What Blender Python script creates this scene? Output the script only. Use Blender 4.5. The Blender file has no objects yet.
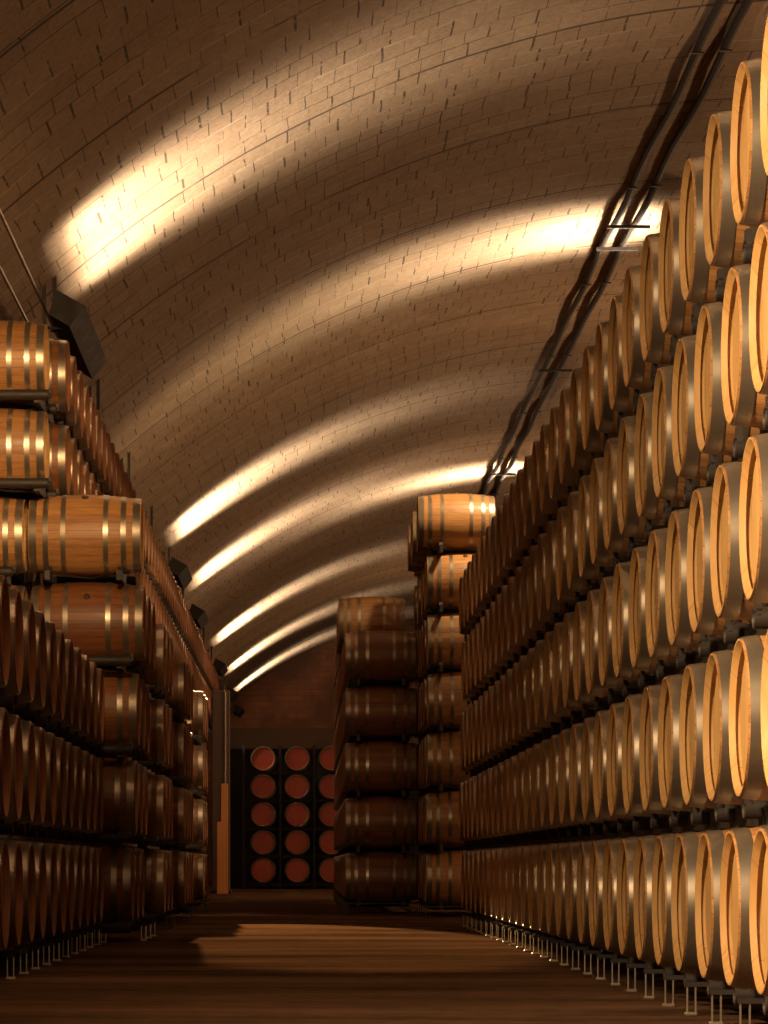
import bpy, math, random
from mathutils import Vector
random.seed(7)
PI = math.pi
C = bpy.context.scene.collection
F = 3430.0            # focal length in pixels of the 768x1024 picture
CAMZ = 0.66

# ------------------------------------------------------------------ materials
class NT:
    def __init__(s, name):
        s.m = bpy.data.materials.new(name); s.m.use_nodes = True
        s.t = s.m.node_tree; s.n = s.t.nodes; s.l = s.t.links
        s.b = s.n['Principled BSDF']
    def new(s, t, **k):
        n = s.n.new(t)
        for a, v in k.items(): setattr(n, a, v)
        return n
    def set(s, sock, v):
        if isinstance(v, bpy.types.NodeSocket): s.l.new(v, sock)
        else: sock.default_value = v
    def math(s, op, a, b=0.0, c=None, clamp=False):
        n = s.new('ShaderNodeMath', operation=op); n.use_clamp = clamp
        s.set(n.inputs[0], a); s.set(n.inputs[1], b)
        if c is not None: s.set(n.inputs[2], c)
        return n.outputs[0]
    def rng(s, v, a, b, c=0.0, d=1.0):
        n = s.new('ShaderNodeMapRange'); n.clamp = True
        s.set(n.inputs[0], v)
        for i, q in enumerate((a, b, c, d)): s.set(n.inputs[i+1], q)
        return n.outputs[0]
    def mix(s, f, a, b, blend='MIX'):
        n = s.new('ShaderNodeMix', data_type='RGBA', blend_type=blend)
        s.set(n.inputs[0], f); s.set(n.inputs[6], a); s.set(n.inputs[7], b)
        return n.outputs[2]
    def noise(s, vec, scale, detail=3.0, rough=0.55):
        n = s.new('ShaderNodeTexNoise'); s.set(n.inputs['Vector'], vec)
        n.inputs['Scale'].default_value = scale; n.inputs['Detail'].default_value = detail
        n.inputs['Roughness'].default_value = rough
        return n.outputs[0]
    def white(s, vec):
        n = s.new('ShaderNodeTexWhiteNoise', noise_dimensions='3D'); s.set(n.inputs['Vector'], vec)
        return n.outputs[0]
    def comb(s, x, y, z):
        n = s.new('ShaderNodeCombineXYZ')
        for i, q in enumerate((x, y, z)): s.set(n.inputs[i], q)
        return n.outputs[0]
    def sep(s, v):
        n = s.new('ShaderNodeSeparateXYZ'); s.set(n.inputs[0], v); return n.outputs
    def tc(s, which): return s.new('ShaderNodeTexCoord').outputs[which]
    def bump(s, h, strength, dist):
        n = s.new('ShaderNodeBump'); s.set(n.inputs['Height'], h)
        n.inputs['Strength'].default_value = strength; n.inputs['Distance'].default_value = dist
        s.l.new(n.outputs[0], s.b.inputs['Normal'])
    def out(s, **k):
        for a, v in k.items(): s.set(s.b.inputs[a.replace('_', ' ')], v)
        return s.m

def rgb(r, g, b): return (r, g, b, 1.0)

def wood_staves(name, dark, light):
    t = NT(name)
    x, y, z = t.sep(t.tc('Object'))
    ang = t.math('ARCTAN2', y, t.math('SUBTRACT', z, 0.345))
    a = t.math('MULTIPLY', ang, 30/(2*PI))
    sid = t.math('FLOOR', a); fr = t.math('FRACT', a)
    rnd = t.new('ShaderNodeObjectInfo').outputs['Random']
    w = t.white(t.comb(sid, t.math('MULTIPLY', rnd, 91.0), 3.0))
    g = t.noise(t.comb(t.math('MULTIPLY', x, 1.3), t.math('MULTIPLY', ang, 5.0), t.math('MULTIPLY', rnd, 50.0)), 4.0, 4.0, 0.65)
    f = t.math('ADD', t.math('MULTIPLY', w, 0.45), t.math('MULTIPLY', t.rng(g, 0.3, 0.7), 0.55))
    col = t.mix(f, dark, light)
    col = t.mix(1.0, col, t.comb(*(3*[t.rng(rnd, 0, 1, 0.72, 1.12)])), 'MULTIPLY')
    gap = t.math('LESS_THAN', fr, 0.05)
    col = t.mix(t.math('MULTIPLY', gap, 0.7), col, rgb(0.03, 0.012, 0.005))
    t.bump(t.math('ADD', t.math('MULTIPLY', gap, -0.6), t.math('MULTIPLY', g, 0.3)), 0.3, 0.004)
    return t.out(Base_Color=col, Roughness=t.rng(g, 0.3, 0.7, 0.38, 0.6))

def wood_head(name, dark, light):
    t = NT(name)
    x, y, z = t.sep(t.tc('Object'))
    rnd = t.new('ShaderNodeObjectInfo').outputs['Random']
    a = t.math('MULTIPLY', y, 9.0); sid = t.math('FLOOR', a); fr = t.math('FRACT', a)
    w = t.white(t.comb(sid, t.math('MULTIPLY', rnd, 77.0), 1.0))
    g = t.noise(t.comb(t.math('MULTIPLY', y, 14.0), t.math('MULTIPLY', z, 1.2), t.math('MULTIPLY', rnd, 50.0)), 2.5, 4.0, 0.6)
    f = t.math('ADD', t.math('MULTIPLY', w, 0.4), t.math('MULTIPLY', t.rng(g, 0.3, 0.7), 0.6))
    col = t.mix(f, dark, light)
    col = t.mix(1.0, col, t.comb(*(3*[t.rng(rnd, 0, 1, 0.85, 1.1)])), 'MULTIPLY')
    gap = t.math('LESS_THAN', fr, 0.03)
    col = t.mix(t.math('MULTIPLY', gap, 0.5), col, rgb(0.08, 0.03, 0.01))
    return t.out(Base_Color=col, Roughness=0.55)

def steel(name, col, rough, metal=0.85, var=0.25):
    t = NT(name)
    o = t.tc('Object')
    n = t.noise(o, 9.0, 4.0, 0.6)
    c = t.mix(t.math('MULTIPLY', t.rng(n, 0.35, 0.7), var), col, rgb(0.06, 0.03, 0.015))
    return t.out(Base_Color=c, Metallic=metal, Roughness=t.rng(n, 0.3, 0.7, rough*0.85, rough*1.2))

def plain(name, col, rough=0.6, scale=6.0, var=0.35, metal=0.0):
    t = NT(name)
    n = t.noise(t.tc('Object'), scale, 4.0, 0.6)
    c = t.mix(t.math('MULTIPLY', n, var), col, rgb(col[0]*0.35, col[1]*0.33, col[2]*0.3))
    return t.out(Base_Color=c, Roughness=rough, Metallic=metal)

def emit(name, col, s):
    t = NT(name)
    return t.out(Base_Color=rgb(0.5, 0.45, 0.4), Emission_Color=col, Emission_Strength=s)

def vault_mat():
    t = NT('vault_brick')
    u, v, _ = t.sep(t.tc('UV'))
    pos = t.tc('Object')
    wob = t.math('MULTIPLY', t.math('SUBTRACT', t.noise(pos, 1.1, 2.0), 0.5), 0.10)
    RH, BW = 0.55, 0.235
    vv = t.math('DIVIDE', t.math('ADD', v, wob), RH)
    row = t.math('FLOOR', vv); fv = t.math('FRACT', vv)
    w = t.white(t.comb(row, 5.0, 2.0))
    uu = t.math('ADD', t.math('DIVIDE', t.math('ADD', u, t.math('MULTIPLY', wob, 0.5)), BW), t.math('MULTIPLY', w, 7.0))
    bid = t.math('FLOOR', uu); fu = t.math('FRACT', uu)
    br = t.white(t.comb(bid, row, 9.0)); br2 = t.white(t.comb(bid, row, 31.0))
    # open head joints: dark, of uneven width, missing on many bricks
    jw = t.math('MULTIPLY', t.math('POWER', br2, 4.0), 0.08)
    head = t.math('MULTIPLY', t.math('LESS_THAN', fu, t.math('ADD', jw, 0.035)), t.rng(br2, 0.0, 0.45))
    head = t.math('MULTIPLY', head, t.rng(t.noise(pos, 4.0, 3.0), 0.34, 0.5))
    # ring joints: now light with mortar, now open
    rw = t.white(t.comb(row, 1.0, 77.0))
    ring = t.math('LESS_THAN', fv, 0.05)
    ringd = t.math('MULTIPLY', t.math('MULTIPLY', ring, t.math('GREATER_THAN', rw, 0.60)), t.rng(t.noise(pos, 0.9, 3.0), 0.36, 0.52))
    ringl = t.math('MULTIPLY', t.math('MULTIPLY', t.math('LESS_THAN', fv, 0.09), t.math('LESS_THAN', rw, 0.45)), t.rng(t.noise(pos, 1.7, 3.0), 0.40, 0.62))
    stain = t.noise(pos, 0.35, 5.0, 0.6); fine = t.noise(pos, 14.0, 5.0, 0.65)
    col = t.mix(br, rgb(0.39, 0.275, 0.17), rgb(0.46, 0.335, 0.215))
    col = t.mix(t.rng(stain, 0.42, 0.68, 0.0, 0.55), col, rgb(0.26, 0.155, 0.085))
    col = t.mix(t.rng(fine, 0.35, 0.65, 0.0, 0.5), col, rgb(0.19, 0.13, 0.085))
    col = t.mix(t.math('MULTIPLY', ringl, 0.65), col, rgb(0.55, 0.45, 0.32))
    sv = t.math('FRACT', t.math('DIVIDE', t.math('ADD', v, t.math('MULTIPLY', wob, 0.6)), 4.34))
    seam = t.math('MULTIPLY', t.math('LESS_THAN', sv, 0.016), t.rng(t.noise(pos, 0.7, 3.0), 0.34, 0.44))
    ringd = t.math('MAXIMUM', ringd, seam)
    dk = t.math('MAXIMUM', head, ringd)
    col = t.mix(t.math('MULTIPLY', dk, 0.85), col, rgb(0.045, 0.028, 0.018))
    h = t.math('ADD', t.math('MULTIPLY', dk, -1.0), t.math('MULTIPLY', fine, 0.35))
    h = t.math('ADD', h, t.math('MULTIPLY', br, 0.22))
    t.bump(h, 0.9, 0.035)
    return t.out(Base_Color=col, Roughness=0.9)

def floor_mat():
    t = NT('floor_concrete')
    o = t.tc('Object'); x, y, z = t.sep(o)
    band = t.noise(t.comb(t.math('MULTIPLY', x, 0.25), t.math('MULTIPLY', y, 0.8), 0.0), 1.0, 4.0, 0.6)
    fine = t.noise(o, 7.0, 5.0, 0.6)
    f = t.math('ADD', t.math('MULTIPLY', band, 0.75), t.math('MULTIPLY', fine, 0.25))
    col = t.mix(t.rng(f, 0.36, 0.64), rgb(0.035, 0.019, 0.012), rgb(0.15, 0.082, 0.045))
    t.bump(fine, 0.25, 0.01)
    return t.out(Base_Color=col, Roughness=t.rng(f, 0.35, 0.65, 0.7, 0.9), Specular_IOR_Level=0.0)

def brickwall(name, a, b, m, sx=1.0):
    t = NT(name)
    x, y, z = t.sep(t.tc('Object'))
    n = t.new('ShaderNodeTexBrick'); t.set(n.inputs['Vector'], t.comb(x, z, 0.0))
    n.inputs['Color1'].default_value = a; n.inputs['Color2'].default_value = b; n.inputs['Mortar'].default_value = m
    n.inputs['Scale'].default_value = 1.0; n.inputs['Brick Width'].default_value = 0.5; n.inputs['Row Height'].default_value = 0.2
    n.inputs['Mortar Size'].default_value = 0.012
    s = t.noise(t.tc('Object'), 0.8, 4.0)
    col = t.mix(t.rng(s, 0.42, 0.62), n.outputs['Color'], rgb(a[0]*0.4, a[1]*0.5, a[2]*0.6))
    return t.out(Base_Color=col, Roughness=0.9)

M = dict(
    stave=wood_staves('oak_staves', rgb(0.20, 0.078, 0.023), rgb(0.50, 0.245, 0.082)),
    head=wood_head('oak_head', rgb(0.38, 0.205, 0.066), rgb(0.54, 0.325, 0.122)),
    chime=wood_head('oak_chime', rgb(0.34, 0.175, 0.055), rgb(0.48, 0.275, 0.10)),
    stained_shaded=wood_head('wine_stained_shaded_head', rgb(0.16, 0.050, 0.018), rgb(0.27, 0.095, 0.03)),  # wine stain; on the tall left row it stands in for shade
    stain_shade_chime=wood_head('wine_stained_shaded_chime', rgb(0.18, 0.065, 0.022), rgb(0.30, 0.115, 0.04)),
    darkstave=wood_staves('wine_stained_shaded_staves', rgb(0.11, 0.034, 0.011), rgb(0.29, 0.105, 0.033)),
    red=wood_head('red_head', rgb(0.26, 0.022, 0.005), rgb(0.36, 0.036, 0.008)),
    hoop=steel('galvanised_hoop', rgb(0.33, 0.275, 0.215), 0.37, 0.85),
    darkhoop=steel('dark_hoop', rgb(0.14, 0.11, 0.085), 0.5, 0.8),
    bung=plain('bung_silicone', rgb(0.05, 0.03, 0.02)),
    rack=steel('dark_rack_steel', rgb(0.022, 0.016, 0.013), 0.6, 0.2),
    zinc=steel('bright_zinc', rgb(0.75, 0.66, 0.52), 0.32, 0.9, 0.1),
    black=steel('black_lamp_metal', rgb(0.012, 0.010, 0.009), 0.7, 0.1),
    cable=plain('black_cable', rgb(0.025, 0.015, 0.01), 0.8),
    conduit=steel('grey_conduit', rgb(0.35, 0.28, 0.22), 0.45, 0.7),
    lens=emit('lamp_lens', rgb(1.0, 0.72, 0.40), 3.0),
    vault=vault_mat(), floor=floor_mat(),
    farwall=brickwall('far_wall_brick', rgb(0.24, 0.085, 0.04), rgb(0.15, 0.065, 0.036), rgb(0.10, 0.06, 0.04)),
    nearwall=brickwall('near_wall_brick', rgb(0.30, 0.21, 0.13), rgb(0.36, 0.26, 0.16), rgb(0.2, 0.15, 0.1)),
    dark=plain('dark_boards', rgb(0.009, 0.006, 0.005), 0.9),
    band=plain('stained_plaster', rgb(0.09, 0.055, 0.037), 0.9, 2.0),
    board=plain('orange_pine', rgb(0.62, 0.25, 0.06), 0.55, 3.0),
    post=plain('dark_timber', rgb(0.10, 0.06, 0.04), 0.7, 3.0),
)

# ------------------------------------------------------------------ mesh helpers
class MB:
    def __init__(s): s.v = []; s.f = []; s.mi = []
    def add(s, vs, fs, mi=0):
        b = len(s.v); s.v += [tuple(v) for v in vs]
        s.f += [tuple(i+b for i in f) for f in fs]; s.mi += [mi]*len(fs)
    def box(s, a, b, mi=0, bev=0.0):
        (x0, y0, z0), (x1, y1, z1) = a, b
        if bev <= 0:
            s.add([(x0,y0,z0),(x1,y0,z0),(x1,y1,z0),(x0,y1,z0),(x0,y0,z1),(x1,y0,z1),(x1,y1,z1),(x0,y1,z1)],
                  [(3,2,1,0),(4,5,6,7),(0,1,5,4),(1,2,6,5),(2,3,7,6),(3,0,4,7)], mi); return
        o = lambda e: [(x0+e+q, y0+e) for q in ()]
        def loop(z, e):
            c = bev
            return [(x0+e+c,y0+e,z),(x1-e-c,y0+e,z),(x1-e,y0+e+c,z),(x1-e,y1-e-c,z),(x1-e-c,y1-e,z),(x0+e+c,y1-e,z),(x0+e,y1-e-c,z),(x0+e,y0+e+c,z)]
        L = [loop(z0, bev*0.7), loop(z0+bev, 0), loop(z1-bev, 0), loop(z1, bev*0.7)]
        vs = [p for l in L for p in l]; fs = [tuple(range(7, -1, -1)), tuple(range(24, 32))]
        for k in range(3):
            for i in range(8):
                j = (i+1) % 8; fs.append((k*8+i, k*8+j, k*8+8+j, k*8+8+i))
        s.add(vs, fs, mi)
    def prism(s, poly, x0, x1, mi=0):          # polygon in (y,z) swept along x
        n = len(poly)
        vs = [(x0, y, z) for y, z in poly] + [(x1, y, z) for y, z in poly]
        fs = [tuple(range(n-1, -1, -1)), tuple(range(n, 2*n))]
        for i in range(n):
            j = (i+1) % n; fs.append((i, j, n+j, n+i))
        s.add(vs, fs, mi)
    def lathe_x(s, prof, seg, zc, mi=0, mis=None, close=False):   # prof: (x, r)
        n = len(prof); vs = []; fs = []; mm = []
        for x, r in prof:
            for k in range(seg):
                a = 2*PI*k/seg; vs.append((x, r*math.sin(a), zc + r*math.cos(a)))
        m = n if close else n-1
        for i in range(m):
            i2 = (i+1) % n
            for k in range(seg):
                k2 = (k+1) % seg
                fs.append((i*seg+k, i2*seg+k, i2*seg+k2, i*seg+k2)); mm.append(mis[i] if mis else mi)
        b = len(s.v); s.v += vs; s.f += [tuple(q+b for q in f) for f in fs]; s.mi += mm
        return b
    def cap(s, b, ring, seg, mi=0, flip=False):
        f = tuple(b+ring*seg+k for k in range(seg))
        s.f.append(f[::-1] if flip else f); s.mi.append(mi)
    def tube(s, pts, r, seg=8, mi=0):
        vs = []; fs = []
        pts = [Vector(p) for p in pts]; n = len(pts)
        for i, p in enumerate(pts):
            d = (pts[min(i+1, n-1)] - pts[max(i-1, 0)]).normalized()
            up = Vector((0, 0, 1)) if abs(d.z) < 0.9 else Vector((1, 0, 0))
            a = d.cross(up).normalized(); b = a.cross(d).normalized()
            for k in range(seg):
                q = 2*PI*k/seg; vs.append(p + a*(r*math.cos(q)) + b*(r*math.sin(q)))
        for i in range(n-1):
            for k in range(seg):
                k2 = (k+1) % seg; fs.append((i*seg+k, i*seg+k2, (i+1)*seg+k2, (i+1)*seg+k))
        fs.append(tuple(range(seg-1, -1, -1))); fs.append(tuple((n-1)*seg+k for k in range(seg)))
        s.add(vs, fs, mi)
    def mesh(s, name, mats, smooth=0.6):
        me = bpy.data.meshes.new(name); me.from_pydata(s.v, [], s.f)
        for m in mats: me.materials.append(m)
        me.polygons.foreach_set('material_index', s.mi)
        me.polygons.foreach_set('use_smooth', [True]*len(me.polygons))
        me.update()
        import bmesh
        bm = bmesh.new(); bm.from_mesh(me); bmesh.ops.recalc_face_normals(bm, faces=bm.faces); bm.to_mesh(me); bm.free()
        me.set_sharp_from_angle(angle=smooth)
        return me

def link(name, me, parent=None, loc=(0,0,0), rz=0.0):
    o = bpy.data.objects.new(name, me); C.objects.link(o)
    o.location = loc; o.rotation_euler = (0, 0, rz)
    if parent: o.parent = parent
    return o
def tag(o, label=None, cat=None, group=None, kind=None):
    for k, v in (('label', label), ('category', cat), ('group', group), ('kind', kind)):
        if v: o[k] = v
    return o
def copy_tree(o, parent=None):
    c = o.copy(); C.objects.link(c)
    if parent: c.parent = parent
    for ch in list(o.children): copy_tree(ch, c)
    return c
def structure(name, me, label=None): return tag(link(name, me), label, None, None, 'structure')

ONES = ['', 'first','second','third','fourth','fifth','sixth','seventh','eighth','ninth','tenth','eleventh','twelfth','thirteenth',
        'fourteenth','fifteenth','sixteenth','seventeenth','eighteenth','nineteenth','twentieth']
def ordn(n):
    if n <= 20: return ONES[n]
    if n < 30: return 'twenty-' + ONES[n-20]
    return 'thirtieth'

# ------------------------------------------------------------------ the barrel
RB, RH, HL = 0.345, 0.305, 0.475
def rad(x): return RH + (RB-RH)*(1 - abs(x/HL)**1.9)
HOOPS = [(-0.466, -0.405), (-0.350, -0.305), (-0.200, -0.158), (0.158, 0.200), (0.305, 0.350), (0.405, 0.466)]

def body_mesh(seg, mats):
    m = MB(); N = 12 if seg > 24 else 6
    xs = [-HL + 2*HL*i/N for i in range(N+1)]
    prof = [(-HL+0.062, 0.292), (-HL+0.0255, 0.292), (-HL+0.024, 0.277), (-HL, 0.297)] + [(-HL+0.0001, RH)] + [(x, rad(x)) for x in xs[1:-1]] + [(HL-0.0001, RH), (HL, 0.297), (HL-0.024, 0.277), (HL-0.0255, 0.292), (HL-0.062, 0.292)]
    mis = [1]*4 + [0]*N + [1]*4
    m.lathe_x(prof, seg, RB, mis=mis)
    return m.mesh('barrel_body', mats)
def head_mesh(seg, mats, side=-1):
    m = MB()
    prof = [(-HL+0.060, 0.2905), (-HL+0.046, 0.276), (-HL+0.042, 0.268), (-HL+0.040, 0.0005)]
    b = m.lathe_x([(x*-side, r) for x, r in prof], seg, RB)
    m.cap(b, 3, seg, 0)
    return m.mesh('barrel_head', mats, 0.3)
def hoop_mesh(a, b_, seg, mats):
    m = MB(); t = 0.0045; mid = (a+b_)/2
    m.lathe_x([(a, rad(a)+0.0005), (a, rad(a)+t), (mid, rad(mid)+t), (b_, rad(b_)+t), (b_, rad(b_)+0.0005)], seg, RB)
    return m.mesh('barrel_hoop', mats)
def bung_mesh():
    m = MB(); seg = 14
    vs = []; fs = []
    for z, r in ((2*RB-0.004, 0.030), (2*RB+0.008, 0.028), (2*RB+0.012, 0.022), (2*RB+0.012, 0.001)):
        for k in range(seg): vs.append((r*math.cos(2*PI*k/seg), r*math.sin(2*PI*k/seg), z))
    for i in range(3):
        for k in range(seg):
            k2 = (k+1) % seg; fs.append((i*seg+k, i*seg+k2, (i+1)*seg+k2, (i+1)*seg+k))
    m.add(vs, fs); return m.mesh('barrel_bung', [M['bung']])

ME_BODY = body_mesh(48, [M['stave'], M['chime']])
ME_HEADF = head_mesh(48, [M['head']], -1); ME_HEADB = head_mesh(32, [M['head']], 1)
ME_HOOPS = [hoop_mesh(a, b, 48, [M['hoop']]) for a, b in HOOPS]
ME_REDHOOPS = [hoop_mesh(a, b, 40, [M['darkhoop']]) for a, b in HOOPS]
ME_BUNG = bung_mesh()
ME_RED = head_mesh(40, [M['red']], -1)

def far_barrel(seg=22, name='barrel_far'):
    """barrel too far off to show its parts: one mesh, hoops and heads as bands of it"""
    m = MB(); t = 0.005
    prof = [(-HL+0.038, 0.0005), (-HL+0.040, 0.266), (-HL+0.026, 0.279), (-HL, 0.297), (-HL+0.0001, RH)]
    mis = [2, 2, 1, 1]
    for a, b in HOOPS:
        prof += [(a, rad(a)), (a, rad(a)+t), (b, rad(b)+t), (b, rad(b))]; mis += [0, 3, 3, 3]
        if a == -0.200: prof += [(0.0, RB)]; mis += [0]
    prof += [(HL-0.0001, RH), (HL, 0.297), (HL-0.026, 0.279), (HL-0.040, 0.266), (HL-0.038, 0.0005)]; mis += [0, 1, 1, 2, 2]
    m.lathe_x(prof, seg, RB, mis=mis)
    return m, m.mesh(name, [M['stave'], M['chime'], M['head'], M['hoop']])
FARMB, ME_FAR = far_barrel(24)

ME_BODY2 = body_mesh(48, [M['darkstave'], M['stain_shade_chime']])
ME_HEADF2 = head_mesh(48, [M['stained_shaded']], -1)
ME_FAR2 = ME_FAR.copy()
for _i, _m in enumerate((M['darkstave'], M['stain_shade_chime'], M['stained_shaded'], M['hoop'])): ME_FAR2.materials[_i] = _m
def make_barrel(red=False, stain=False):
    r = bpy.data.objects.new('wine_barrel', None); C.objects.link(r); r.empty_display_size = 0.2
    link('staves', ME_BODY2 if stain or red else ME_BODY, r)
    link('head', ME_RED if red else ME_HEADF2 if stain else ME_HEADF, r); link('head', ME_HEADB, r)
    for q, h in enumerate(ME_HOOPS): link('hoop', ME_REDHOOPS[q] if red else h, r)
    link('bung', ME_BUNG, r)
    return r
PROTO = make_barrel(); used = [False]
PITCH = 0.74
def tier_z(k): return 0.485 - RB + PITCH*(k-1)      # underside of a barrel in tier k
NB = 0
STAIN = [None]
def place(x, y, k, rz, label, group, detail, roll=0.0, proto=None, stain=False):
    """x = centre of the barrel"""
    global NB
    NB += 1
    if detail:
        if stain:
            if STAIN[0] is None: o = STAIN[0] = make_barrel(stain=True)
            else: o = copy_tree(STAIN[0])
        elif proto is None:
            o = PROTO if not used[0] else copy_tree(PROTO)
            used[0] = True
        else: o = copy_tree(proto)
    else:
        o = link('wine_barrel', ME_FAR2 if stain else ME_FAR)
    o.location = (x, y, tier_z(k)); o.rotation_euler = (0, 0, rz)
    if roll:                                        # turned on its own axis, about the barrel's centre line
        from mathutils import Matrix
        c = Vector((x, y, tier_z(k)+RB))
        o.matrix_basis = Matrix.Translation(c) @ Matrix.Rotation(rz, 4, 'Z') @ Matrix.Rotation(roll, 4, 'X') @ Matrix.Translation((0, 0, -RB))
    tag(o, label, 'barrel', group)
    return o

# ------------------------------------------------------------------ racks
SP = 0.911
RTOP = -0.331       # rail top, measured from the barrel's axis
rack_cache = {}
def rack_meshes(n, low):
    """n barrels side by side along y, first barrel at y=0; origin on the barrels' axis height minus 0.411 (or on the floor)"""
    key = (n, low)
    if key in rack_cache: return rack_cache[key]
    base = 0.485 if low else 0.411
    zt = base + RTOP; zb = zt - (0.055 if low else 0.078)
    def rail(x):
        m = MB(); y0, y1 = -SP*0.49, SP*(n-1)+SP*0.49
        # channel with a saddle on either side of each barrel
        top = [(y0, zt)]
        for i in range(n):
            c = SP*i
            for d in (-0.235, -0.16): top.append((c+d, base - math.sqrt(0.331**2 - d*d) - 0.003 if d != -0.235 else zt+0.045))
            top += [(c-0.08, zt), (c+0.08, zt)]
            for d in (0.16, 0.235): top.append((c+d, base - math.sqrt(0.331**2 - d*d) - 0.003 if d != 0.235 else zt+0.045))
        # drop back to the rail between saddles
        full = [(y0, zb)] + [(y1, zb)] + [(y1, zt)]
        pts = []
        for i in range(n):
            c = SP*i
            pts += [(c-0.275, zt), (c-0.235, zt+0.05), (c-0.20, zt+0.05), (c-0.15, zt+0.028), (c-0.08, zt), (c+0.08, zt), (c+0.15, zt+0.028), (c+0.20, zt+0.05), (c+0.235, zt+0.05), (c+0.275, zt)]
        poly = [(y0, zb), (y1, zb), (y1, zt)] + pts[::-1] + [(y0, zt)]
        n2 = len(poly); vs = [(x-0.022, y, z) for y, z in poly] + [(x+0.022, y, z) for y, z in poly]
        # side walls, plus quads strips for the faces
        fs = []
        for i in range(n2):
            j = (i+1) % n2; fs.append((i, j, n2+j, n2+i))
        fs.append(tuple(range(n2-1, -1, -1))); fs.append(tuple(range(n2, 2*n2)))
        m.add(vs, fs); return m.mesh('rack_rail', [M['rack']], 0.4)
    def tube(y):
        m = MB(); seg = 16; r = 0.043; zc = base - 0.345 if not low else base - 0.36
        b = m.lathe_x([(-0.392, r-0.008), (-0.40, r-0.004), (-0.396, r), (0.396, r), (0.40, r-0.004), (0.392, r-0.008)], seg, 0, close=True)
        for i in range(b, len(m.v)): x, yy, z = m.v[i]; m.v[i] = (x, yy+y, z+zc)
        return m.mesh('fork_tube', [M['rack']])
    def clip(x, y):
        m = MB(); m.box((x-0.012, y-0.03, zt-0.012), (x+0.012, y-0.018, zt+0.052)); m.box((x-0.012, y+0.018, zt-0.012), (x+0.012, y+0.03, zt+0.052)); m.box((x-0.016, y-0.03, zt+0.001), (x+0.016, y+0.03, zt+0.012))
        return m.mesh('rack_clip', [M['rack']])
    def brace(y):
        m = MB(); m.tube([(-0.30, y-0.24, zt-0.01), (-0.02, y, zt-0.03), (0.30, y+0.24, zt-0.01)], 0.009, 6)
        return m.mesh('rack_brace', [M['rack']])
    def foot(x, y):
        m = MB()
        for q in (-0.018, 0.018): m.box((x+q-0.003, y-0.010, 0.01), (x+q+0.003, y+0.010, zb+0.045))
        m.box((x-0.03, y-0.03, 0.0), (x+0.026, y+0.03, 0.014), 0, 0.004)
        return m.mesh('rack_foot', [M['zinc']])
    ys = [SP*(i+0.5) for i in range(n)]
    if n > 1: ys = ys[:-1]
    parts = [('rail', rail(-0.30)), ('rail', rail(0.30))]
    tube_ys = [SP*(i-0.5)+0.0 for i in range(n)] if n == 1 else [SP*(i+0.5) for i in range(n-1)] + [SP*(n-0.5)]
    for y in tube_ys: parts.append(('fork_tube', tube(y-0.0)))
    if low:
        for i in range(n):
            for x in (-0.465, 0.44): parts.append(('foot', foot(x, SP*(i-0.5)+0.06)))
        # the feet carry cross bars that reach back to the rails
        for i in range(n):
            m = MB(); m.box((-0.492, SP*(i-0.5)+0.045, zb+0.026), (0.468, SP*(i-0.5)+0.075, zb+0.046)); parts.append(('cross_bar', m.mesh('rack_cross_bar', [M['rack']])))
    else:
        for i in range(n): parts.append(('clip', clip(-0.40, SP*i+0.30)))
        for i in range(n): parts.append(('brace', brace(SP*i)))
    mats = []
    rack_cache[key] = parts
    return parts
joined_cache = {}
def joined_rack(n, low):
    key = (n, low)
    if key not in joined_cache:
        m = MB(); mats = [M['rack'], M['zinc']]
        for nm, me in rack_meshes(n, low):
            mi = 1 if me.materials[0] is M['zinc'] and n <= 2 else 0
            m.add([v.co[:] for v in me.vertices], [tuple(p.vertices) for p in me.polygons], mi)
        joined_cache[key] = m.mesh('barrel_rack', mats, 0.4)
    return joined_cache[key]
rack_proto = {}
def rack(x, y, k, n, rz, label, group, detail, flip=False):
    low = (k == 1); z = 0.0 if low else 0.485 + PITCH*(k-1) - 0.411
    if detail:
        if (n, low) in rack_proto: r = copy_tree(rack_proto[(n, low)])
        else:
            r = bpy.data.objects.new('barrel_rack', None); C.objects.link(r)
            for nm, me in rack_meshes(n, low): link(nm, me, r)
            rack_proto[(n, low)] = r
    else: r = link('barrel_rack', joined_rack(n, low))
    r.location = (x, y, z); r.rotation_euler = (0, 0, rz)
    return tag(r, label, 'rack', group)

TN = ['', 'bottom', 'second', 'third', 'fourth', 'fifth', 'sixth', 'seventh']
# ------------------------------------------------------------------ right wall of barrels
XR = 1.68
first = {1: 12.63, 2: 12.34, 3: 12.95, 4: 12.63, 5: 12.34}
for k in range(1, 6):
    ys = []; y = first[k]
    while y < 37.0: ys.append(y); y += SP
    tn = 'top' if k == 5 else TN[k]
    for i, y in enumerate(ys):
        if i < 15: lab = 'oak barrel, %s from the near end in the %s tier of the right wall' % (ordn(i+1), tn)
        else: lab = 'dim oak barrel, %s from the far end in the %s tier of the right wall' % (ordn(len(ys)-i), tn)
        place(XR+HL + random.uniform(-0.004, 0.004), y, k, 0, lab, 'barrels in the right wall', i < 17, 0)
    i = 0
    while i < len(ys):
        n = 2 if i+1 < len(ys) else 1
        rack(XR+HL, ys[i], k, n, 0, 'steel rack under the %s barrel from the near end, %s tier, right wall' % (ordn(i+1), tn), 'racks in the right wall', i < 14)
        i += n

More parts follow.
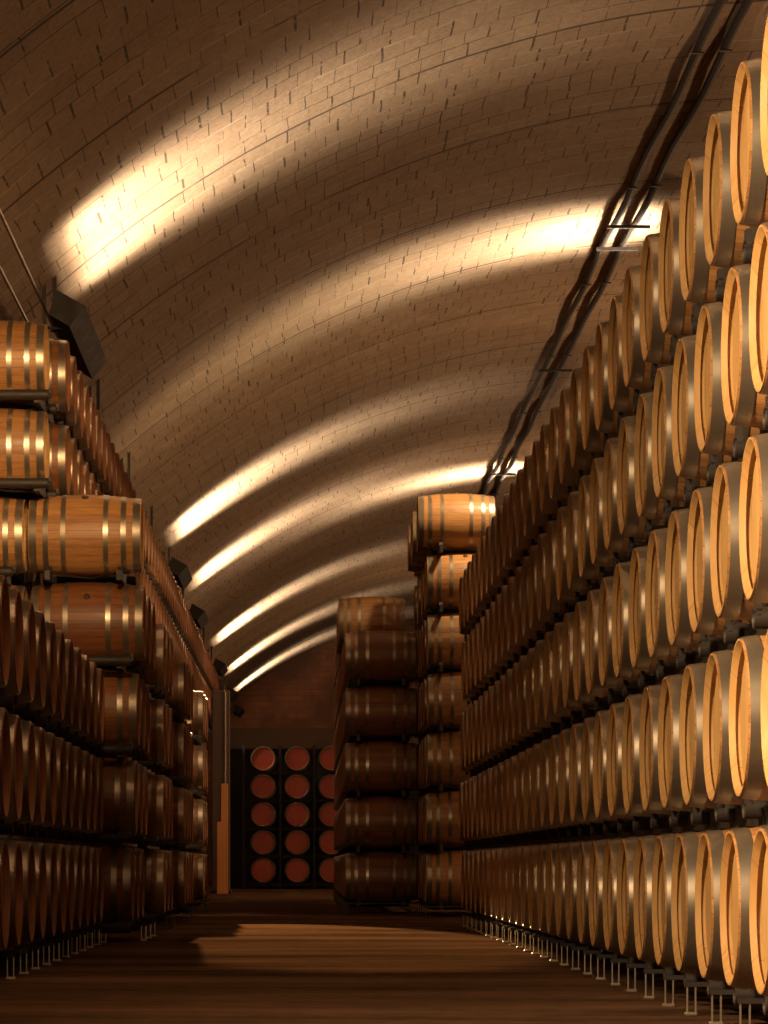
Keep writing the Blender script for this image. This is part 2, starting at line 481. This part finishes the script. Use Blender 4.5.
# ------------------------------------------------------------------ low block at the left
XL = -1.67
ysL = [28.35 - SP*i for i in range(11)]
for k in range(1, 4):
    tn = 'top' if k == 3 else ('middle' if k == 2 else 'bottom')
    for i, y in enumerate(ysL):
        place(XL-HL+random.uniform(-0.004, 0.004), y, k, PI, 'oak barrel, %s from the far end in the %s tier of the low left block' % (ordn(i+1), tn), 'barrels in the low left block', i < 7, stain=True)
    for i in range(0, 11, 2):
        n = 2 if i+1 < 11 else 1
        rack(XL-HL, ysL[i], k, n, PI, 'steel rack under the %s barrel from the far end, %s tier, low left block' % (ordn(i+1), tn), 'racks in the low left block', i < 6)

# ------------------------------------------------------------------ stepped stacks behind it, each with a gap before the next
XC = -1.37
clusters = [(29.1, 3, 5), (33.8, 3, 4), (39.5, 4, 4), (46.9, 3, 4)]
names = ['five-tier stack with the lone top barrel at left', 'first four-tier stack behind the tall left one', 'middle four-tier stack on the left', 'farthest four-tier stack on the left']
for ci, (y0, n, nt) in enumerate(clusters):
    for k in range(1, nt+1):
        for i in range(n):
            if ci == 0 and k == 5 and i > 0: continue
            col = ['front', 'second', 'third', 'fourth'][i]
            tn = 'fifth' if k == 5 else TN[k]
            lab = ('reddish oak barrel, %s column, %s tier, %s' % (col, tn, names[ci].replace('with the lone top barrel ', '')))
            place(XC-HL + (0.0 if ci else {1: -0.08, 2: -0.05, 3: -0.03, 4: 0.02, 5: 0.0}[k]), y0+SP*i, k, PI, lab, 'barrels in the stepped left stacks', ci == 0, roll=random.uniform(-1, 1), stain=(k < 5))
        nn = 1 if (ci == 0 and k == 5) else n
        rack(XC-HL, y0+SP*(nn-1), k, nn, PI, 'dark rack under the %s tier of the %s' % (TN[k], names[ci].replace('with the lone top barrel ', '')), 'racks in the stepped left stacks', ci == 0)

# ------------------------------------------------------------------ tall row against the vault at the left
XT = -2.36
def xt(k): return XT + (0.30 if k >= 6 else 0.0)
ysT = [29.1 + SP*i for i in range(60)]
for k in range(4, 8):
    for i in range(4):
        dx = -0.22 if (i == 0 and k == 7) else 0.0
        lab = 'orange oak barrel, %s column, %s tier of the tall row under the vault' % (['front', 'second', 'third', 'fourth'][i], 'top' if k == 7 else TN[k])
        place(xt(k)-HL-(0.12 if i == 0 and k >= 6 else 0), ysT[i], k, PI, lab, 'barrels at the front of the tall left row', i == 0, stain=(i > 0), roll=(1.62 if (k == 5 and i == 0) else random.uniform(-1, 1)))  # columns behind the front: their shade is put in by the darker wood
stuff = MB()
def stuff_barrel(x, y, k, rz):
    z = tier_z(k); s = -1 if rz else 1
    stuff.v_off = len(stuff.v)
    stuff.v += [(x + s*a, y + s*b, z + c) for a, b, c in STUFFV.v]
    stuff.f += [tuple(q+stuff.v_off for q in f) for f in STUFFV.f]; stuff.mi += STUFFV.mi
STUFFV, _m = far_barrel(14, 'tmp'); bpy.data.meshes.remove(_m)
for k in range(1, 8):
    for i in range(60):
        if k >= 4 and i < 4: continue
        stuff_barrel(xt(k)-HL, ysT[i], k, PI)
for k in range(1, 8):
    for j in range(0, 60, 6):
        rack(xt(k)-HL, ysT[j+5], k, 6, PI, 'dark rack, %s tier, %s length from the front of the tall left row' % (TN[k] if k < 7 else 'top', ordn(j//6+1)), 'racks in the tall left row', False)

# ------------------------------------------------------------------ two stacks closing the aisle
XA, YA = 0.55, 46.0
colA = ['front', 'second', 'third', 'fourth']
for k in range(1, 7):
    for i in range(20):
        if k == 6 and i < 4: continue
        if i < 4 or (k == 6 and i < 8): place(XA+HL-(0.05 if k == 6 else 0), YA+SP*i, k, 0, '%s oak barrel, %s column, %s tier of the stack standing in the aisle' % ('pale' if k == 6 else 'dark', colA[i % 4], 'top' if k == 6 else TN[k]), 'barrels in the aisle stack', i == 0 or (k == 6 and i == 4), roll=random.uniform(-1, 1), stain=(k < 6))
        else: stuff_barrel(XA+HL, YA+SP*i, k, 0)
    for j in range(4 if k == 6 else 0, 20, 4): rack(XA+HL, YA+SP*j, k, 4, 0, 'dark rack, %s tier, %s length from the front of the stack standing in the aisle' % ('top' if k == 6 else TN[k], ordn(j//4+1)), 'racks in the aisle stack', False)
XB, YB = 1.52, 42.7
for k in range(1, 8):
    for i in range(6):
        x = XB+HL + (-0.10 if k == 7 else 0.0) + random.uniform(-0.02, 0.02)
        if i == 0 or (k >= 6 and i < 5): place(x, YB+SP*i, k, 0, 'oak barrel, %s column, %s tier of the seven-tier stack behind the right wall' % (['front', 'second', 'third', 'fourth', 'fifth'][i], 'top' if k == 7 else TN[k]), 'barrels in the seven-tier stack', i == 0, roll=random.uniform(-1, 1))
        else: stuff_barrel(XB+HL, YB+SP*i, k, 0)
    rack(XB+HL, YB, k, 6, 0, 'dark rack under the %s tier of the seven-tier stack behind the right wall' % ('top' if k == 7 else TN[k]), 'racks in the seven-tier stack', False)
sme = stuff.mesh('distant_barrels', [M['darkstave'], M['stain_shade_chime'], M['stained_shaded'], M['hoop']])  # darker wood also paints in the shade along the tall left row
tag(link('distant_barrels', sme), 'rest of the barrels, dark and far back in the stacks', 'barrels', None, 'stuff')

# ------------------------------------------------------------------ red-headed barrels across the far end
REDP = None
for k in range(1, 6):
    for i, x in enumerate((-1.08, -0.18, 0.72)):
        lab = 'red-headed barrel, %s column, %s tier of the rack across the far end' % (['left', 'middle', 'right'][i], 'top' if k == 5 else TN[k])
        if REDP is None:
            o = make_barrel(True); REDP = o; NB += 1
            o.location = (x, 90.7+HL, tier_z(k)); o.rotation_euler = (0, 0, PI/2); tag(o, lab, 'barrel', 'red-headed barrels')
        else: place(x, 90.7+HL, k, PI/2, lab, 'red-headed barrels', True, proto=REDP)
def end_rack():
    r = bpy.data.objects.new('display_rack', None); C.objects.link(r); r.location = (-0.18, 90.7+HL, 0)
    for x in (-1.42, -0.45, 0.45, 1.42):
        for y in (-0.36, 0.36):
            m = MB(); m.box((x-0.035, y-0.035, 0), (x+0.035, y+0.035, tier_z(5)+2*RB+0.02), 0, 0.006); link('upright', m.mesh('rack_upright', [M['dark']]), r)
    for k in range(1, 6):
        for y in (-0.30, 0.30):
            m = MB(); z = tier_z(k)+0.012; m.box((-1.385, y-0.025, z-0.07), (1.385, y+0.025, z))
            link('shelf_rail', m.mesh('rack_shelf_rail', [M['dark']]), r)
    tag(r, 'dark rack holding the red-headed barrels across the far end', 'rack')
end_rack()

# ------------------------------------------------------------------ the setting
VX, VZ, VR = 5.2, -3.25+CAMZ, 11.7
Y0, Y1 = -4.0, 116.8
a0 = math.asin(-VZ/VR)
def vpt(a, y, dr=0.0): return (VX - (VR+dr)*math.cos(a), y, VZ + (VR+dr)*math.sin(a))
na = 120
ylist = []
y = Y0
while y < Y1: ylist.append(y); y += 0.45
ylist.append(Y1)
vs = []; uvs = []
offs = []
for j, y in enumerate(ylist):
    offs.append(0.008*math.sin(y*2*PI/3.9) + 0.005*math.sin(y*2*PI/2.4+1.3) + random.uniform(-0.006, 0.006))
for j, y in enumerate(ylist):
    for i in range(na+1):
        a = a0 + (PI-2*a0)*i/na
        vs.append(vpt(a, y, offs[j] + 0.004*math.sin(9*a+y*0.7))); uvs.append((a*VR, y+10))
fs = []
w = na+1
for j in range(len(ylist)-1):
    for i in range(na): fs.append((j*w+i, j*w+i+1, (j+1)*w+i+1, (j+1)*w+i))
me = bpy.data.meshes.new('vault'); me.from_pydata(vs, [], fs); me.materials.append(M['vault'])
me.polygons.foreach_set('use_smooth', [True]*len(fs))
uvl = me.uv_layers.new(name='UVMap')
for lp in me.loops: uvl.data[lp.index].uv = uvs[lp.vertex_index]
me.flip_normals(); me.update()
structure('ceiling', me, 'brick barrel vault over the cellar')

m = MB(); xl, xr = VX - VR*math.cos(a0)-0.1, VX + VR*math.cos(a0)+0.1
m.box((xl, Y0, -0.2), (xr, Y1, 0.0)); structure('floor', m.mesh('floor', [M['floor']]), 'dark worn concrete floor of the aisle')
def end_wall(name, y, th, mat):
    m = MB(); n = 60
    poly = [vpt(a0 + (PI-2*a0)*i/n, 0, 0.15) for i in range(n+1)]
    v2 = [(p[0], y, max(p[2], 0)) for p in poly] + [(p[0], y+th, max(p[2], 0)) for p in poly]
    n2 = n+1
    f2 = [tuple(range(n2)), tuple(range(2*n2-1, n2-1, -1))] + [(i, i+n2, (i+1) % n2+n2, (i+1) % n2) for i in range(n2)]
    m.add(v2, f2); structure(name, m.mesh(name, [mat]))
end_wall('wall_far', Y1, 0.3, M['farwall']); end_wall('wall_near', Y0-0.3, 0.3, M['nearwall'])
m = MB(); m.box((-2.1, 92.7, 0), (7.0, 92.95, 3.76), 0); structure('wall_partition', m.mesh('wall_partition', [M['dark']]), 'black partition behind the red-headed barrels')
m = MB(); m.box((-2.1, 92.55, 3.76), (7.0, 93.0, 4.34), 0, 0.03); structure('trim_1', m.mesh('trim_1', [M['band']]), 'brown lintel band over the far partition')

# ------------------------------------------------------------------ dark column and the orange boards beside it
r = bpy.data.objects.new('timber_column', None); C.objects.link(r); r.location = (-1.86, 76.8, 0)
m = MB(); m.box((-0.20, -0.2, 0.06), (0.20, 0.2, 4.55), 0, 0.02); link('shaft', m.mesh('column_shaft', [M['post']]), r)
m = MB(); m.box((-0.24, -0.24, 0), (0.24, 0.24, 0.06), 0, 0.01); link('foot_plate', m.mesh('column_foot', [M['rack']]), r)
m = MB(); m.tube([(0.1, -0.23, 0.05), (0.1, -0.23, 4.5)], 0.028, 8); link('conduit', m.mesh('column_conduit', [M['conduit']]), r)
tag(r, 'dark timber column at the far end of the left stacks', 'column')
def board(x, y, w_, h, lab, lean):
    m = MB(); m.box((-w_/2, -0.025, 0), (w_/2, 0.025, h), 0, 0.006)
    o = link('wooden_board', m.mesh('wooden_board', [M['board']])); o.location = (x, y, 0.0); o.rotation_euler = (-lean, 0, 0)
    tag(o, lab, 'board', 'orange boards by the column')
board(-1.77, 76.22, 0.16, 2.46, 'taller orange wooden board standing upright against the dark timber column', 0.09)
board(-1.84, 75.92, 0.17, 1.60, 'shorter orange wooden board in front of the taller one by the column', 0.09)

# ------------------------------------------------------------------ floodlights
WARM = (1.0, 0.80, 0.58)
def floodlight(x, y, z, ang, ly, power, label, spread=1.3, spill=34, size=0.2):
    """long trough lamp lying along y; ang = direction it throws light, measured in the x-z plane"""
    r = bpy.data.objects.new('floodlight', None); C.objects.link(r); r.location = (x, y, z)
    d = Vector((math.cos(ang), 0, math.sin(ang))); e = Vector((-math.sin(ang), 0, math.cos(ang)))
    def P(a, b, yy): q = d*a + e*b; return (q.x, yy, q.z)
    # open-fronted housing: back, two sides and two end plates with thickness
    sec = [(-0.20, -0.11), (-0.20, 0.11), (0.03, 0.15), (0.03, 0.138), (-0.188, 0.098), (-0.188, -0.098), (0.03, -0.138), (0.03, -0.15)]
    m = MB(); n = len(sec); h = ly/2
    v = [P(a, b, -h) for a, b in sec] + [P(a, b, h) for a, b in sec]
    f = [(i, (i+1) % n, (i+1) % n+n, i+n) for i in range(n)] + [(7, 0, 5, 6), (0, 1, 4, 5), (1, 2, 3, 4), (8+6, 8+5, 8+0, 8+7), (8+5, 8+4, 8+1, 8+0), (8+4, 8+3, 8+2, 8+1)]
    m.add(v, f)
    for s in (-h-0.01, h):
        pl = [P(a, b, s) for a, b in ((-0.20, -0.11), (0.03, -0.15), (0.03, 0.15), (-0.20, 0.11))] + [P(a, b, s+0.01) for a, b in ((-0.20, -0.11), (0.03, -0.15), (0.03, 0.15), (-0.20, 0.11))]
        m.add(pl, [(0,1,2,3),(7,6,5,4),(0,4,5,1),(1,5,6,2),(2,6,7,3),(3,7,4,0)])
    link('housing', m.mesh('lamp_housing', [M['black']], 0.3), r)
    m = MB(); v = [P(a, b, s) for s in (-h+0.03, h-0.03) for a, b in ((-0.17, -0.09), (-0.15, -0.09), (-0.15, 0.09), (-0.17, 0.09))]
    m.add(v, [(0,1,2,3),(7,6,5,4),(0,4,5,1),(1,5,6,2),(2,6,7,3),(3,7,4,0)])
    link('lens', m.mesh('lamp_lens', [M['lens']], 0.3), r)
    # bracket arms up to the vault
    for s in (-h*0.7, h*0.7):
        dx = x - VX; q = P(-0.19, 0, s); dx += q[0]; zt = VZ + math.sqrt(VR**2 - dx*dx) - z + 0.04
        m = MB(); zq = z + q[2] - VZ; xq = VX - math.sqrt(VR**2 - zq*zq) - 0.05 - x
        if x < 0: m.tube([q, ((q[0]+xq)/2, s, q[2]), (xq, s, q[2])], 0.014, 8)
        else: m.tube([q, (q[0], s, q[2]+0.1), (q[0], s, zt)], 0.011, 8)
        link('bracket', m.mesh('lamp_bracket', [M['black']]), r)
    tag(r, label, 'lamp', 'floodlights along the vault')
    L = bpy.data.lights.new('flood_bulb', 'AREA'); L.shape = 'RECTANGLE'; L.size = ly-0.2; L.size_y = size; L.energy = power; L.color = WARM; L.spread = spread
    lo = bpy.data.objects.new('bulb', L); C.objects.link(lo); lo.parent = r
    lo.location = d*(-0.10)
    if spill:
        L2 = bpy.data.lights.new('flood_spill', 'AREA'); L2.shape = 'RECTANGLE'; L2.size = ly-0.2; L2.size_y = 0.3; L2.energy = spill; L2.color = WARM; L2.spread = 2.15
        lp = bpy.data.objects.new('bulb', L2); C.objects.link(lp); lp.parent = r; lp.location = d*0.06
    # area light emits along -Z; its x axis (size) must lie along world y
    zax = -d; xax = Vector((0, 1, 0)); yax = zax.cross(xax)
    from mathutils import Matrix
    lo.rotation_euler = Matrix((xax, yax, zax)).transposed().to_euler()
    if spill: lp.rotation_euler = lo.rotation_euler
    return r
ordL = ['nearest', 'second', 'third', 'fourth', 'fifth', 'farthest']
for i, (y, p) in enumerate(((32.9, 135), (59.7, 185), (70.2, 185), (88.4, 185), (102.1, 185), (113.5, 160), (17.8, 260))):
    floodlight(-2.13, y, 5.12+CAMZ, math.radians(60), 3.4 if i == 0 else 2.9, p, ('black floodlight by the largest pool of light on the left of the vault' if i == 0 else '%s black floodlight going back along the left side of the vault' % ordL[i]) if i < 6 else 'black floodlight above the low left block of barrels, nearest the viewer')
for i, (y, p) in enumerate(((45.2, 210), (73.2, 235), (17.3, 230))):
    floodlight(5.3, y, 7.55+CAMZ, math.radians(180-22), 2.2, p, ['black floodlight washing the vault above the right wall', 'farther black floodlight washing the vault beyond the right wall', 'black floodlight on the vault crown above the near right barrels'][i])

# ------------------------------------------------------------------ cables along the vault
def vz(x): return VZ + math.sqrt(VR**2 - (x-VX)**2)
def cable(x, drop, rr, mat, lab, name, wav, y0, y1):
    pts = []; y = y0; i = 0
    while y <= y1:
        pts.append((x + wav*math.sin(y*1.1+x), y, vz(x) - drop - 0.02*math.sin(y*0.9)*(wav > 0))); y += 1.0; i += 1
    r = bpy.data.objects.new(name, None); C.objects.link(r)
    m = MB(); m.tube(pts, rr, 8); link('run', m.mesh(name+'_run', [mat]), r)
    for q in pts[3::7]:
        m = MB(); m.box((q[0]-0.02, q[1]-0.02, q[2]+rr*0.5), (q[0]+0.02, q[1]+0.02, vz(q[0])+0.07)); m.box((q[0]-rr-0.02, q[1]-0.025, q[2]-rr-0.01), (q[0]+rr+0.02, q[1]+0.025, q[2]-rr+0.004))
        link('clip', m.mesh(name+'_clip', [M['rack']]), r)
    if x == 4.03:
        for yy in (44.3, 45.9, 57.2, 72.4):
            m = MB(); m.box((x-0.12, yy-0.03, vz(x-0.12)-0.17), (x+0.44, yy+0.03, vz(x-0.12)-0.13)); link('crossbar', m.mesh('cable_crossbar', [M['black']]), r)
    tag(r, lab, 'cable', None)
cable(4.03, 0.065, 0.045, M['cable'], 'left one of the two dark cables running along the vault crown', 'ceiling_cable', 0.012, 18, 114)
cable(4.31, 0.065, 0.045, M['cable'], 'right one of the two dark cables running along the vault crown', 'ceiling_cable', 0.012, 18, 114)
cable(-2.40, 0.50, 0.016, M['conduit'], 'upper thin grey conduit along the left foot of the vault', 'wall_conduit', 0.0, 23, 112)
cable(-2.50, 0.66, 0.014, M['conduit'], 'lower thin grey conduit along the left foot of the vault', 'wall_conduit', 0.0, 23, 112)

# ------------------------------------------------------------------ light
def area(name, loc, target, size, power, col, spread=3.1, size_y=None):
    L = bpy.data.lights.new(name, 'AREA'); L.energy = power; L.color = col; L.size = size; L.spread = spread
    if size_y: L.shape = 'RECTANGLE'; L.size_y = size_y
    o = bpy.data.objects.new(name, L); C.objects.link(o); o.location = loc
    o.rotation_euler = (Vector(target)-Vector(loc)).to_track_quat('-Z', 'Y').to_euler(); return o
area('lamp_key', (-1.7, 9.7, 3.6), (1.7, 11.8, 2.0), 0.6, 300, (1.0, 0.71, 0.40), 1.75)
pl = bpy.data.lights.new('fill_near', 'POINT'); pl.energy = 110; pl.color = (1.0, 0.68, 0.36); pl.shadow_soft_size = 0.12
po = bpy.data.objects.new('fill_near', pl); C.objects.link(po); po.location = (-1.2, 4.0, 2.9)  # unseen fill, added for the highlights on the hoops
area('fill_left', (-1.3, 19.3, 5.3), (-2.6, 29.0, 4.1), 0.4, 36, (1.0, 0.62, 0.28), 0.6)  # fill without a fixture, added to brighten the tall left row's front
sp2 = bpy.data.lights.new('lamp_end_rack', 'SPOT'); sp2.energy = 110; sp2.color = WARM; sp2.spot_size = math.radians(50); sp2.shadow_soft_size = 0.05
so2 = bpy.data.objects.new('lamp_end_rack', sp2); C.objects.link(so2); so2.location = (-2.5, 90.3, 4.7); so2.rotation_euler = (Vector((-0.3, 90.85, 3.6))-Vector(so2.location)).to_track_quat('-Z', 'Y').to_euler()
sp = bpy.data.lights.new('lamp_aisle', 'SPOT'); sp.energy = 190000; sp.color = (1.0, 0.60, 0.25); sp.use_square = True; sp.spot_size = math.radians(6.2); sp.spot_blend = 0.25; sp.shadow_soft_size = 0.04
so = bpy.data.objects.new('lamp_aisle', sp); C.objects.link(so); so.location = (-2.0, 60.0, 5.5); so.scale = (1.2, 1, 1)
so.rotation_euler = (Vector((-0.15, 31.5, 0.0))-Vector(so.location)).to_track_quat('-Z', 'Y').to_euler()
for y, e in ((15, 520), (32, 480), (51, 800), (71, 900), (94, 800)):  # unseen fills added behind the right wall to lift the vault
    L = bpy.data.lights.new('fill_hall', 'POINT'); L.energy = e; L.color = (1.0, 0.60, 0.32); L.shadow_soft_size = 0.25
    o = bpy.data.objects.new('fill_hall', L); C.objects.link(o); o.location = (8.5, y, 5.2)

s3 = bpy.data.lights.new('fill_crown', 'SPOT'); s3.energy = 1700; s3.color = (1.0, 0.70, 0.36); s3.spot_size = math.radians(85); s3.spot_blend = 0.5; s3.shadow_soft_size = 0.15  # added light without a fixture, brightens the upper tiers of the aisle stacks
o3 = bpy.data.objects.new('fill_crown', s3); C.objects.link(o3); o3.location = (3.2, 40.6, 7.9); o3.rotation_euler = (Vector((1.15, 47.5, 4.2))-Vector(o3.location)).to_track_quat('-Z', 'Y').to_euler()
w = bpy.data.worlds.new('cellar'); bpy.context.scene.world = w; w.use_nodes = True
w.node_tree.nodes['Background'].inputs[0].default_value = (0.9, 0.5, 0.25, 1); w.node_tree.nodes['Background'].inputs[1].default_value = 0.002

# ------------------------------------------------------------------ camera
cam = bpy.data.cameras.new('camera'); co = bpy.data.objects.new('camera', cam); C.objects.link(co)
co.location = (0, 0, CAMZ); co.rotation_euler = (PI/2, 0, 0)
cam.sensor_width = 36.0; cam.sensor_fit = 'AUTO'; cam.lens = F/1024*36.0
cam.shift_x = 80/1024; cam.shift_y = 352/1024
cam.clip_start = 0.1; cam.clip_end = 300
sc = bpy.context.scene; sc.camera = co
sc.view_settings.view_transform = 'Standard'; sc.view_settings.look = 'None'; sc.view_settings.gamma = 1.0; sc.view_settings.use_curve_mapping = False
sc.view_settings.exposure = 0.0
sc.cycles.use_denoising = True
sc.cycles.max_bounces = 8; sc.cycles.diffuse_bounces = 5
sc.cycles.sample_clamp_indirect = 6.0
print('barrels', NB)
